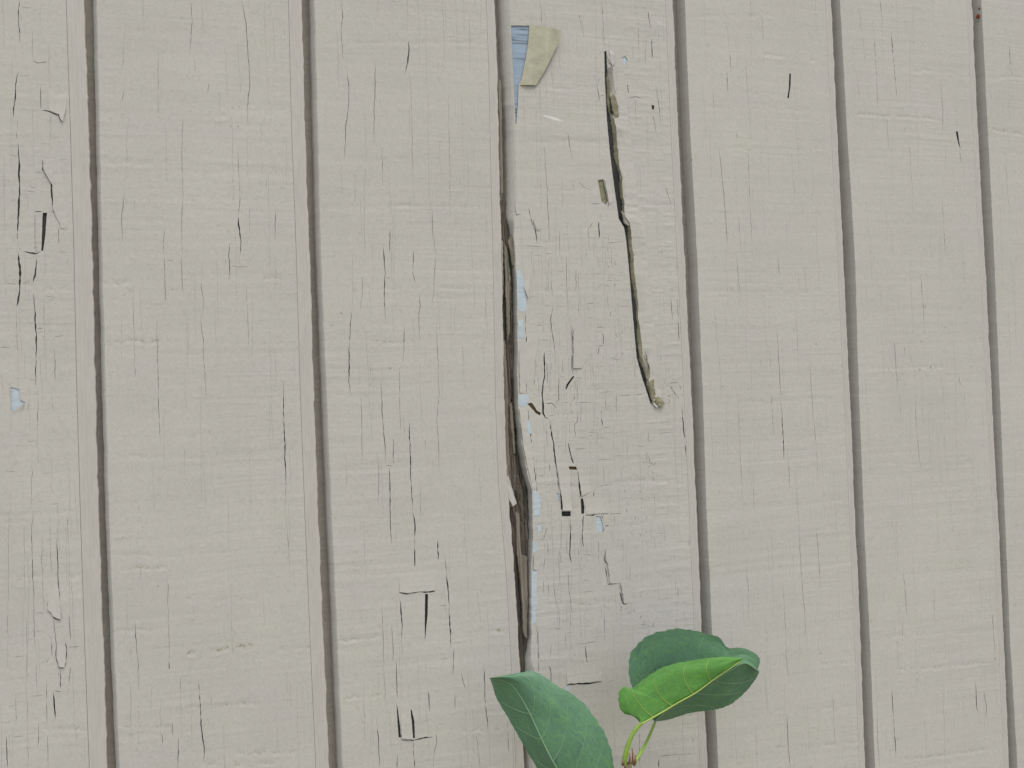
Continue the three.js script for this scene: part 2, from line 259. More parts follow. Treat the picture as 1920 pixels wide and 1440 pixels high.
K(1.4, 1165, 1134, 1165, 1148); K(1.4, 1018, 1090, 1018, 1110); K(1.6, 1008, 1180, 1010, 1220, 1010, 1260); K(1, 1035, 1205, 1030, 1235); K(1.9, 1028, 1248, 1032, 1255, 1034, 1280); K(1, 1060, 1185, 1062, 1215);
K(1.9, 1098, 1209, 1100, 1240, 1103, 1279); K(1, 1078, 1208, 1097, 1207, 1120, 1202); K(2.4, 1062, 1286, 1075, 1283, 1105, 1281, 1128, 1278); K(1.7, 1140, 1280, 1152, 1274); K(1.5, 1202, 1171, 1222, 1174);
K(1.1, 1235, 1420, 1243, 1417, 1300, 1412); K(1.6, 1235, 1423, 1235, 1440); K(1.9, 1199, 1370, 1200, 1440); K(1.1, 1298, 1380, 1302, 1410); K(1, 1270, 1100, 1272, 1120); K(1, 1146, 1420, 1156, 1418, 1160, 1426);
K(1.4, 1272, 600, 1273, 640); K(2, 1278, 760, 1281, 800, 1285, 840, 1290, 900, 1292, 935); K(1.3, 1269, 560, 1272, 596); K(1.3, 1291, 1024, 1294, 990);
// --- boards to the right
K(0.9, 1357, 20, 1362, 50, 1368, 85); K(0.8, 1378, 60, 1380, 95); K(0.7, 1369, 97, 1382, 97); K(1.1, 1368, 100, 1371, 135); K(1.8, 1363, 135, 1365, 172); K(0.9, 1386, 138, 1386, 155); K(0.7, 1407, 0, 1410, 40);
K(0.7, 1428, 20, 1432, 80); K(0.7, 1397, 100, 1402, 170, 1408, 260); K(1.2, 1336, 170, 1340, 212); K(1.1, 1381, 245, 1382, 260); K(1, 1348, 270, 1353, 320, 1357, 370, 1362, 430, 1365, 480); K(1, 1403, 280, 1405, 350, 1408, 420, 1411, 480);
K(0.8, 1384, 405, 1390, 470); K(0.7, 1484, 285, 1490, 370); K(0.8, 1523, 310, 1525, 360); K(0.9, 1381, 480, 1385, 530, 1390, 560); K(0.9, 1458, 480, 1462, 515); K(0.7, 1507, 500, 1513, 550); K(0.7, 1339, 575, 1345, 640, 1350, 690, 1352, 740);
K(1, 1457, 620, 1462, 700, 1464, 752); K(2.1, 1464, 750, 1468, 810, 1470, 862); K(1.3, 1447, 740, 1449, 790, 1451, 815); K(0.9, 1491, 580, 1496, 650, 1498, 695); K(0.9, 1518, 660, 1523, 760, 1530, 830, 1534, 900);
K(0.7, 1383, 730, 1388, 850, 1393, 950); K(1.1, 1478, 858, 1481, 915); K(0.9, 1494, 915, 1495, 962); K(0.8, 1412, 880, 1414, 960); K(0.7, 1443, 660, 1445, 690); K(1, 1497, 965, 1498, 1000, 1503, 1080, 1508, 1140, 1513, 1220);
K(1.2, 1531, 990, 1534, 1030, 1538, 1100); K(1.2, 1400, 1060, 1403, 1110, 1403, 1165); K(1, 1467, 1090, 1472, 1150, 1474, 1230, 1480, 1280); K(0.7, 1433, 1260, 1438, 1330); K(0.7, 1443, 1230, 1446, 1290); K(1.4, 1475, 1340, 1477, 1390, 1482, 1440);
K(0.7, 1417, 1370, 1420, 1440); K(0.8, 1562, 1300, 1566, 1400); K(0.9, 1370, 1170, 1373, 1215);
K(1.2, 1636, 40, 1640, 80, 1643, 135, 1645, 180, 1646, 205); K(1.1, 1650, 0, 1655, 50); K(0.6, 1610, 10, 1615, 60); K(1.8, 1670, 60, 1673, 85, 1677, 130, 1680, 160, 1682, 185); K(0.8, 1676, 76, 1681, 76); K(0.9, 1605, 130, 1609, 160, 1611, 190);
K(0.8, 1646, 107, 1653, 108); K(0.7, 1662, 220, 1667, 280); K(0.5, 1706, 65, 1707, 190); K(1, 1763, 150, 1768, 210, 1767, 250); K(0.8, 1773, 275, 1772, 320); K(1.3, 1800, 284, 1803, 303); K(1.1, 1705, 270, 1708, 320, 1711, 355);
K(1.1, 1766, 370, 1770, 420, 1772, 475); K(0.9, 1592, 115, 1604, 114); K(1.2, 1725, 510, 1730, 560, 1734, 625); K(1.3, 1677, 640, 1680, 690, 1683, 728); K(0.7, 1685, 732, 1690, 790); K(0.6, 1703, 650, 1713, 690); K(1.2, 1798, 705, 1800, 718, 1808, 728);
K(0.7, 1808, 731, 1812, 810); K(1.3, 1716, 740, 1718, 800, 1723, 850, 1727, 880); K(0.6, 1680, 960, 1684, 1070); K(1.1, 1693, 1070, 1697, 1110, 1700, 1155); K(0.7, 1692, 1165, 1693, 1200); K(0.9, 1683, 1200, 1684, 1250); K(1.7, 1673, 1290, 1676, 1360, 1680, 1420);
K(1.4, 1645, 1340, 1646, 1400, 1650, 1440); K(0.8, 1767, 1280, 1770, 1340, 1772, 1440); K(0.7, 1751, 1110, 1753, 1175); K(1.2, 1861, 1150, 1864, 1195, 1866, 1228); K(1.8, 1865, 1220, 1866, 1239); K(1.2, 1838, 1242, 1868, 1241);
K(2.1, 1829, 1280, 1831, 1320, 1834, 1336); K(1.4, 1845, 1296, 1850, 1330, 1848, 1345); K(1, 1885, 50, 1887, 70); K(1.6, 1893, 85, 1894, 130, 1899, 142); K(0.8, 1885, 285, 1890, 370, 1894, 400); K(0.7, 1900, 500, 1905, 640);

// --- wrinkled, crinkled paint
for (const [cx, cy, n, w, h] of [[1190, 970, 26, 26, 75], [1150, 555, 22, 28, 70], [1165, 640, 8, 18, 30], [1215, 880, 8, 20, 30], [1195, 1120, 14, 24, 50], [1240, 1180, 10, 30, 20], [1262, 730, 8, 14, 20], [105, 1270, 10, 25, 60], [1680, 700, 6, 30, 60], [1735, 690, 6, 20, 20]])
  for (let k = 0; k < n; k++) { const x = cx + rr(-w, w), y = cy + rr(-h, h), a = rr(-4, 4), c = rr(3, 9); K(rr(0.7, 1.5), x, y, x + a, y + c * 0.5, x + a * 0.4 + rr(-3, 3), y + c); }
K(1.4, 1216, 855, 1219, 868, 1226, 871, 1230, 864); K(1.2, 1250, 719, 1272, 717); K(1.7, 1255, 722, 1266, 737, 1274, 748); K(1.2, 1030, 870, 1031, 884);
// --- dirt specks
for (const [x, y, r] of [[433, 237, 2], [446, 237, 2], [415, 182, 1.5], [435, 202, 1.5], [448, 200, 1.5], [1354, 725, 2.2], [1524, 364, 3], [1300, 383, 2.5], [1297, 300, 2], [233, 553, 2], [323, 543, 2], [296, 650, 1.5], [935, 1181, 4], [1770, 1012, 2], [1540, 1225, 2], [731, 691, 3], [708, 638, 3], [622, 610, 2.5], [640, 587, 2.5], [1270, 500, 2], [1728, 640, 3], [1735, 575, 3], [1530, 645, 3], [1800, 920, 2]]) { const p = at(x, y), b = boardAt(p.x, p.y); speck(b, p.x, p.y, r * PX); }
for (const b of boards.values()) if (b.seen) for (let k = 0; k < 34; k++) { const y = rr(YA + 0.02, YA + YH - 0.02); speck(b, rr(b.x0(y) + 0.001, b.x1(y) - 0.001), y, rr(0.00018, 0.00045)); }

// --- fine hairlines in the paint, too small to tell one from another
for (const b of boards.values()) {
  if (!b.seen) continue;
  const n = [150, 80, 110, 170, 80, 85, 35][b.i];
  for (let k = 0; k < n; k++) {
    const cy = rr(YA + 0.02, YA + YH - 0.02), x = rr(b.x0(cy) + 0.003, b.x1(cy) - 0.001), len = rr(0.006, 0.034) * (rnd() < 0.2 ? 1.8 : 1), lean = rr(-0.03, 0.02);
    crackAt(b.i > 3 ? rr(0.12, 0.34) : rr(0.14, 0.42), [[x, cy + len / 2], [x + lean * len * 0.5, cy], [x + lean * len, cy - len / 2]]);
  }
}
for (let k = 0; k < 430; k++) {                           // crazed area of the damaged board
  const p = at(rnd() < 0.6 ? rr(1000, 1140) : rr(995, 1250), rr(430, 1200)), w = rr(0.3, 0.95);
  if (rnd() < 0.55) { const l = rr(0.002, 0.009); crackAt(w, [[p.x - l / 2, p.y], [p.x + l / 2, p.y + rr(-0.0003, 0.0003)]]); }
  else { const l = rr(0.004, 0.016); crackAt(w, [[p.x, p.y + l / 2], [p.x + rr(-0.0006, 0.0006), p.y - l / 2]]); }
}
for (let k = 0; k < 70; k++) {                            // and of the board at the left border
  const p = at(rr(10, 120), rr(20, 1420)), w = rr(0.35, 0.8), l = rr(0.002, 0.006);
  crackAt(w, [[p.x - l / 2, p.y], [p.x + l / 2, p.y + rr(-0.0004, 0.0004)]]);
}

// --- lifted flakes of paint
flake(1.5, 128, 172, 92, 170, 92, 207, 111, 215, 114, 224, 119, 229);
flake(1.5, 130, 425, 112, 300, 83, 300, 83, 320, 97, 322, 100, 394, 116, 429);
flake(1.2, 37, 402, 37, 470, 55, 473, 66, 474, 64, 400);
flake(1.3, 110, 1100, 87, 1096, 90, 1143, 98, 1149, 101, 1157, 115, 1161);
flake(1.4, 122, 1200, 106, 1203, 107, 1236, 112, 1251, 121, 1250, 124, 1240);
flake(0.55, 817, 1060, 749, 1062, 749, 1110, 768, 1111, 785, 1109, 816, 1107);
flake(1.1, 768, 1308, 751, 1310, 753, 1384, 774, 1386);
flake(0.6, 1127, 928, 1098, 932, 1099, 964, 1115, 963, 1140, 961);
flake(1.4, 1172, 1094, 1166, 1030, 1135, 1030, 1135, 1049, 1139, 1058, 1143, 1093);
flake(1.6, 1187, 1130, 1185, 1088, 1163, 1092, 1170, 1131);
flake(2.2, 1066, 850, 1042, 850, 1055, 957, 1071, 957);
flake(0.8, 1128, 1240, 1062, 1244, 1063, 1282, 1104, 1279, 1128, 1276);
flake(1.7, 1152, 376, 1142, 334, 1133, 336, 1141, 383);
flake(1.5, 1019, 430, 1017, 400, 999, 412, 1006, 431);
flake(1.2, 1116, 655, 1116, 610, 1075, 616, 1074, 690, 1090, 690);
flake(1.5, 1246, 780, 1240, 718, 1224, 716, 1226, 742);

flake(1.2, 1152, 100, 1145, 92, 1138, 100, 1142, 118, 1150, 124);
flake(1.3, 1160, 185, 1158, 215, 1147, 222, 1144, 196, 1148, 178);
flake(2.2, 1222, 700, 1238, 712, 1240, 745, 1224, 752, 1214, 716);
flake(1.6, 1240, 742, 1226, 738, 1222, 756, 1230, 764, 1242, 758);
flake(1.2, 988, 640, 987, 738, 974, 736, 973, 660);
flake(1.3, 989, 764, 1006, 916, 999, 918, 989, 876, 980, 832, 973, 766);
flake(1.3, 1013, 1036, 1012, 1070, 1000, 1068, 1000, 1040);
flake(1.6, 985, 500, 996, 506, 990, 560, 982, 540);
flake(1.3, 20, 772, 40, 775, 46, 756, 36, 764, 24, 773);
flake(1.2, 1110, 920, 1095, 880, 1084, 884, 1090, 930);
flake(1, 978, 372, 978, 402, 968, 402, 966, 386, 968, 374);

// ------------------------------------------------------------ textures: colour and fine relief of the paint, metre-true over the boards
const TW = 512, TH = 2048;
const ledgeRows = [];                                     // saw-chatter scores: board, place in the photograph, strength of relief, dirt
const ledge = (x0, x1, y, depth, dirt, y2 = y) => ledgeRows.push({ a: at(x0, y), b: at(x1, y2), depth, dirt });
ledge(5, 150, 175, 0.6, 0.1); ledge(0, 60, 532, 0.9, 0.5); ledge(40, 140, 538, 0.9, 0.5); ledge(0, 35, 652, 0.8, 0.4); ledge(0, 60, 977, 0.6, 0.4); ledge(10, 160, 1080, 0.8, 0.3); ledge(80, 165, 1366, 1, 0.6);
ledge(310, 440, 218, 1, 0.1); ledge(330, 450, 236, 0.7, 0.4); ledge(190, 260, 132, 0.6, 0.1); ledge(190, 330, 306, 0.9, 0.1); ledge(190, 560, 385, 0.5, 0.1); ledge(190, 250, 531, 1, 0.6); ledge(192, 340, 640, 1.1, 0.7); ledge(380, 560, 644, 0.6, 0.4); ledge(490, 560, 520, 1, 0.4);
ledge(200, 390, 856, 0.6, 0.3); ledge(205, 320, 1069, 1, 0.6, 1062); ledge(210, 290, 1040, 0.7, 0.4); ledge(320, 480, 1125, 0.8, 0.3); ledge(215, 290, 1181, 0.7, 0.5); ledge(330, 490, 1229, 1.4, 1, 1207); ledge(340, 520, 1326, 1.1, 0.8, 1316);
ledge(420, 560, 1416, 1, 0.7, 1408); ledge(440, 600, 1216, 0.9, 0.4); ledge(220, 330, 1362, 0.9, 0.5); ledge(370, 560, 1431, 0.7, 0.6); ledge(480, 575, 1252, 0.5, 0.3);
ledge(690, 780, 641, 1, 0.7); ledge(720, 790, 386, 1.2, 0.1); ledge(660, 900, 541, 0.8, 0.2); ledge(635, 720, 1202, 0.9, 0.5, 1192); ledge(880, 950, 1182, 0.9, 0.5); ledge(640, 720, 1309, 1, 0.7, 1302); ledge(860, 960, 1372, 0.9, 0.6, 1364); ledge(870, 930, 1035, 0.7, 0.4, 1028);
ledge(600, 900, 80, 0.6, 0.2); ledge(610, 760, 300, 0.6, 0.1); ledge(960, 1130, 265, 0.7, 0.2); ledge(980, 1140, 165, 0.8, 0.1); ledge(980, 1120, 355, 0.7, 0.2); ledge(1010, 1130, 545, 0.8, 0.2); ledge(1170, 1270, 900, 0.9, 0.3);
ledge(1015, 1160, 1135, 0.8, 0.3, 1128); ledge(1010, 1130, 1230, 0.6, 0.3); ledge(1415, 1540, 100, 1.2, 0.2, 114); ledge(1290, 1470, 30, 0.7, 0.2); ledge(1300, 1540, 200, 0.6, 0.3, 206); ledge(1350, 1550, 275, 0.6, 0.2, 280); ledge(1590, 1770, 213, 1.1, 0.4, 224);
ledge(1690, 1800, 130, 0.9, 0.2, 138); ledge(1845, 1920, 240, 1.4, 0.4, 252); ledge(1845, 1920, 145, 0.8, 0.2); ledge(1310, 1560, 545, 0.6, 0.2); ledge(1330, 1560, 745, 0.5, 0.2); ledge(1600, 1840, 690, 0.6, 0.2); ledge(1420, 1600, 1248, 0.7, 0.4, 1240);
ledge(1420, 1600, 1335, 0.8, 0.2, 1322); ledge(1420, 1610, 1405, 0.8, 0.3, 1390); ledge(1670, 1860, 1258, 1, 0.5, 1240); ledge(1680, 1880, 1425, 1, 0.5, 1402); ledge(1650, 1870, 1195, 0.6, 0.2, 1180); ledge(1640, 1860, 870, 0.5, 0.2);

function boardTextures(b) {
  const height = new Float32Array(TW * TH), col = new Uint8Array(TW * TH * 4), W = 0.112, id = b.i * 37.3 + 400;
  const sx = W / TW, sy = YH / TH, dirt = new Float32Array(TW * TH);
  const rough = b.i === 3 ? 1.7 : b.i === 0 ? 1.1 : 1;
  for (let j = 0; j < TH; j++) {
    const y = (j + 0.5) * sy;
    for (let i = 0; i < TW; i++) {
      const x = (i + 0.5) * sx, k = j * TW + i, X = x + id;
      const wob = y + 0.0009 * noise(X * 38, y * 21);
      const saw = 0.5 * noise(X * 13, wob * 390) + 0.32 * noise(X * 30 + 9, wob * 820) + 0.6 * noise(X * 7 + 31, wob * 150);
      const zone = 0.55 + 0.75 * smooth(-0.5, 0.7, noise(X * 24, y * 19 + 50)) ;
      const blob = noise(X * 420, y * 420);
      let h = 0.030 * saw * zone * rough + 0.020 * rough * zone * Math.max(0, noise(X * 46 + 21, wob * 620) * 0.7 + noise(X * 150, wob * 900) * 0.5 - 0.12) + 0.010 * rough * noise(X * 260 + 5, y * 230) + 0.018 * Math.pow(Math.max(0, blob - 0.35), 1.5) * 4 + 0.006 * noise(X * 900, y * 900) + 0.014 * noise(X * 1300 + 70, y * 75);
      if (b.i === 3) h += 0.06 * Math.max(0, noise(X * 190 + 11, y * 520)) * smooth(0.055, 0.075, x) * smooth(0.05, 0.2, y);
      height[k] = h;
      dirt[k] = Math.max(0, -saw - 0.45) * 0.10 * smooth(-0.2, 0.6, noise(X * 60 + 3, y * 42)) + Math.max(0, noise(X * 700, y * 640 + 9) - 0.72) * 0.55;
    }
  }
  const stamp = (px, py, r, fn) => {
    const i0 = Math.floor((px - r - b.u0) / sx), i1 = Math.ceil((px + r - b.u0) / sx), j0 = Math.floor((py - r - YA) / sy), j1 = Math.ceil((py + r - YA) / sy);
    for (let j = Math.max(0, j0); j <= Math.min(TH - 1, j1); j++) for (let i = Math.max(0, i0); i <= Math.min(TW - 1, i1); i++) fn(j * TW + i, b.u0 + (i + 0.5) * sx - px, YA + (j + 0.5) * sy - py);
  };
  for (const L of ledgeRows) {                            // shallow scores left by the saw, with dirt lodged in them
    const n = Math.round(L.a.distanceTo(L.b) / sx), ph = L.a.x * 97;
    for (let s = 0; s <= n; s++) {
      const t = s / n, x = L.a.x + (L.b.x - L.a.x) * t, y0 = L.a.y + (L.b.y - L.a.y) * t + 0.0007 * noise(x * 170, ph) + 0.0004 * noise(x * 620, ph);
      const amp = L.depth * Math.min(1, t / 0.12, (1 - t) / 0.12) * smooth(-0.55, 0.45, noise(x * 260, ph + 5) + 0.4 * noise(x * 900, ph));
      const i = Math.floor((x - b.u0) / sx); if (i < 0 || i >= TW || amp <= 0) continue;
      const j0 = Math.floor((y0 - 0.003 - YA) / sy), j1 = Math.ceil((y0 + 0.003 - YA) / sy);
      for (let j = Math.max(0, j0); j <= Math.min(TH - 1, j1); j++) {
        const d = (YA + (j + 0.5) * sy - y0) / 0.0011;
        height[j * TW + i] -= 0.07 * amp * Math.exp(-d * d) - 0.03 * amp * Math.exp(-(d + 2) * (d + 2));
        const g = noise(x * 1500, (j + 0.5) * sy * 1500 + ph);
        dirt[j * TW + i] += L.dirt * amp * Math.exp(-d * d * 3) * clamp(0.3 + g, 0, 1) * 0.75;
      }
    }
  }
  for (const { run, w } of b.ridges) for (const s of run) {   // paint cupped up along the cracks
    const side = noise(s.y * 30, w * 9) > 0 ? 1 : -1;
    stamp(s.x, s.y, 0.0016, (k, dx, dy) => { const d = dx * s.nx + dy * s.ny, al = Math.abs(dx * s.ny - dy * s.nx); if (al < 0.00055) height[k] += 0.011 * Math.min(w, 2.4) * Math.exp(-Math.abs(d) / 0.0006) * (d * side > 0 ? 1 : 0.25) * 0.5; });
  }
  for (const s of b.smears) stamp(s.x, s.y, s.r, (k, dx, dy) => { const e = Math.hypot(dx / s.r, dy / (s.r * s.flat)); if (e < 1) s.fn(k, e, dx, dy, height, dirt, col); });
  const data = new Float32Array(TW * TH);
  for (let j = 0; j < TH; j++) for (let i = 0; i < TW; i++) {
    const k = j * TW + i, x = i * sx + id, y = j * sy;
    data[k] = clamp(0.5 + height[k], 0, 1);
    const big = noise(x * 22, y * 16) * 0.55 + noise(x * 70 + 3, y * 44) * 0.45, fine = noise(x * 1500, y * 1500 + 3), warm = noise(x * 34 + 60, y * 70 + 20) + 0.5 * noise(x * 110, y * 190 + 20), streak = noise(x * 20 + 8, y * 420);
    const v = 1 + 0.016 * big + 0.022 * fine + 0.010 * streak, dm = clamp(dirt[k], 0, 0.85);
    let r = 188 * v + 0.2 * warm, g = 185.2 * v + 0.3 * warm, c = 181.8 * v - 0.7 * warm;
    r += (126 - r) * dm; g += (123 - g) * dm; c += (98 - c) * dm;
    if (b.chalk) { const q = b.chalk(b.u0 + i * sx, YA + y); r += (226 - r) * q; g += (226 - g) * q; c += (226 - c) * q; }
    col[k * 4] = clamp(r, 0, 255); col[k * 4 + 1] = clamp(g, 0, 255); col[k * 4 + 2] = clamp(c, 0, 255); col[k * 4 + 3] = 255;
  }
  const setup = (t) => { t.wrapS = t.wrapT = THREE.MirroredRepeatWrapping; t.magFilter = THREE.LinearFilter; t.minFilter = THREE.LinearFilter; t.needsUpdate = true; return t; };
  const map = setup(new THREE.DataTexture(col, TW, TH, THREE.RGBAFormat)); map.colorSpace = THREE.SRGBColorSpace;
  const bump = setup(new THREE.DataTexture(data, TW, TH, THREE.RedFormat, THREE.FloatType));
  return { map, bump };
}
{ // a scrape that chalked the paint
  const p = at(1036, 222);
  boards.get(3).chalk = (x, y) => { const u = (x - p.x) / 0.0062, v = (y - p.y + 0.22 * (x - p.x)) / 0.0009; return clamp(1.15 - u * u - v * v + 0.5 * noise(x * 2400, y * 2400), 0, 1) * 0.85; };
}
// openings must not cross themselves or one another: narrow, then drop those that do
function crossing(a, b, c, d) {
  const o = (p, q, r) => (q[0] - p[0]) * (r[1] - p[1]) - (q[1] - p[1]) * (r[0] - p[0]);
  return o(a, b, c) * o(a, b, d) <= 0 && o(c, d, a) * o(c, d, b) <= 0;
}
function tidy(b) {
  const H = 0.0015, cells = new Map(), kept = [];
  const near = (p, q, fn) => { for (let i = Math.floor(Math.min(p[0], q[0]) / H); i <= Math.floor(Math.max(p[0], q[0]) / H); i++) for (let j = Math.floor(Math.min(p[1], q[1]) / H); j <= Math.floor(Math.max(p[1], q[1]) / H); j++) if (fn(i + ':' + j)) return true; return false; };
  for (const h of b.holes) {
   let done = false;
   for (const slim of h.run ? [1, 0.85, 0.7, 0.5, 0.3] : [1]) {
    if (h.run) { const l = h.run.map((s) => [s.x + s.nx * s.h * slim, s.y + s.ny * s.h * slim]), r = h.run.map((s) => [s.x - s.nx * s.h * slim, s.y - s.ny * s.h * slim]).reverse(); h.p = [...l, ...r]; }
    let p = h.p.filter((q, k) => { const r = h.p[(k + 1) % h.p.length]; return Math.hypot(q[0] - r[0], q[1] - r[1]) > 4e-6; });
    const n = p.length; let bad = n < 3;
    for (let i = 0; i < n && !bad; i++) for (let j = i + 2; j < n && !bad; j++) if ((j + 1) % n !== i && crossing(p[i], p[(i + 1) % n], p[j], p[(j + 1) % n])) bad = true;
    if (!bad) for (let i = 0; i < n && !bad; i++) { const u = p[i], v = p[(i + 1) % n]; bad = near(u, v, (k) => (cells.get(k) ?? []).some(([c, d]) => crossing(u, v, c, d))); }
    if (bad) continue;
    for (let i = 0; i < n; i++) { const u = p[i], v = p[(i + 1) % n]; near(u, v, (k) => { (cells.get(k) ?? cells.set(k, []).get(k)).push([u, v]); }); }
    h.p = p; kept.push(h); done = true; break;
   }
   if (!done) { b.dropped = (b.dropped ?? 0) + 1; if (!h.run || h.run.length > 14) console.log('lost', b.i, h.floor, h.run?.length, h.p[0]); }
  }
  b.holes = kept; if (b.dropped) console.log('board', b.i, 'openings', kept.length, 'dropped', b.dropped);
}
for (const b of boards.values()) tidy(b);
function paintMaterial(b) {
  const { map, bump } = boardTextures(b);
  return new THREE.MeshPhysicalMaterial({ map, bumpMap: bump, bumpScale: 0.0014, roughness: 0.62, specularIntensity: 0.45, side: THREE.DoubleSide });
}

// plain materials with grain
function grainTexture(w, h, fn) {
  const d = new Uint8Array(w * h * 4);
  for (let j = 0; j < h; j++) for (let i = 0; i < w; i++) { const c = fn(i / w, j / h), k = (j * w + i) * 4; d[k] = clamp(c[0], 0, 255); d[k + 1] = clamp(c[1], 0, 255); d[k + 2] = clamp(c[2], 0, 255); d[k + 3] = 255; }
  const t = new THREE.DataTexture(d, w, h, THREE.RGBAFormat); t.colorSpace = THREE.SRGBColorSpace; t.wrapS = t.wrapT = THREE.RepeatWrapping; t.magFilter = THREE.LinearFilter; t.minFilter = THREE.LinearFilter; t.needsUpdate = true; return t;
}
const grain = (r, g, b, amp, fx, fy, w = 256, h = 256) => grainTexture(w, h, (u, v) => { const n = 0.6 * noise(u * fx, v * fy) + 0.4 * noise(u * fx * 2.7 + 9, v * fy * 2.7), m = 1 + amp * n; return [r * m, g * m, b * m]; });
const std = (o) => new THREE.MeshStandardMaterial({ roughness: 0.85, side: THREE.DoubleSide, ...o });
const M = {
  strip: std({ map: grain(186, 182, 179, 0.03, 60, 14), roughness: 0.6 }),
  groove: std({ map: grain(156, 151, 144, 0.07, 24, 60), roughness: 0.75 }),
  core: std({ map: grain(82, 84, 87, 0.35, 90, 16), roughness: 0.95 }),
  primer: std({ map: grain(182, 194, 206, 0.07, 30, 90) }),
  primerLined: std({ map: grainTexture(64, 1024, (u, v) => { const n = noise(u * 5, v * 52) * 0.55 + noise(u * 12 + 4, v * 130) * 0.45, q = 1 + 0.10 * n - 0.22 * smooth(0.25, 0.6, -n); return [146 * q, 163 * q, 184 * q]; }) }),
  olive: std({ map: grain(138, 133, 112, 0.16, 30, 60) }),
  underside: std({ map: grain(176, 174, 155, 0.08, 20, 30), roughness: 0.7 }),
  brown: std({ map: grain(88, 70, 46, 0.3, 40, 40) }),
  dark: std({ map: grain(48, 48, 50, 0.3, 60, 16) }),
  rot: std({ map: grain(98, 92, 84, 0.42, 70, 5, 256, 256), roughness: 0.95 }),
  sliver: std({ map: grain(150, 147, 141, 0.13, 70, 8), roughness: 0.8 }),
  fibre: std({ map: grain(122, 116, 106, 0.3, 70, 5), roughness: 0.9 }),
  rust: std({ color: 0x6e2a14 }),
};
const floors = { primer: M.primer, lined: M.primerLined, olive: M.olive, brown: M.brown, dark: M.dark };

// ------------------------------------------------------------ the siding wall
const wall = new THREE.Group(); wall.name = 'siding_wall'; scene.add(wall);
wall.userData = { label: 'weathered beige vertical-groove wooden siding wall with cracked, peeling paint', category: 'wall' };
const metre = (q) => [q[0] * 12, q[1] * 12];
const DEPTH = 0.0088;
const rowsOf = (fine) => { const o = []; for (let y = FOOT; y < YA; y += 0.03) o.push(y); for (let y = YA; y < YA + YH; y += fine) o.push(y); for (let y = YA + YH; y <= TOP + 1e-6; y += 0.03) o.push(y); o.push(TOP); return o; };

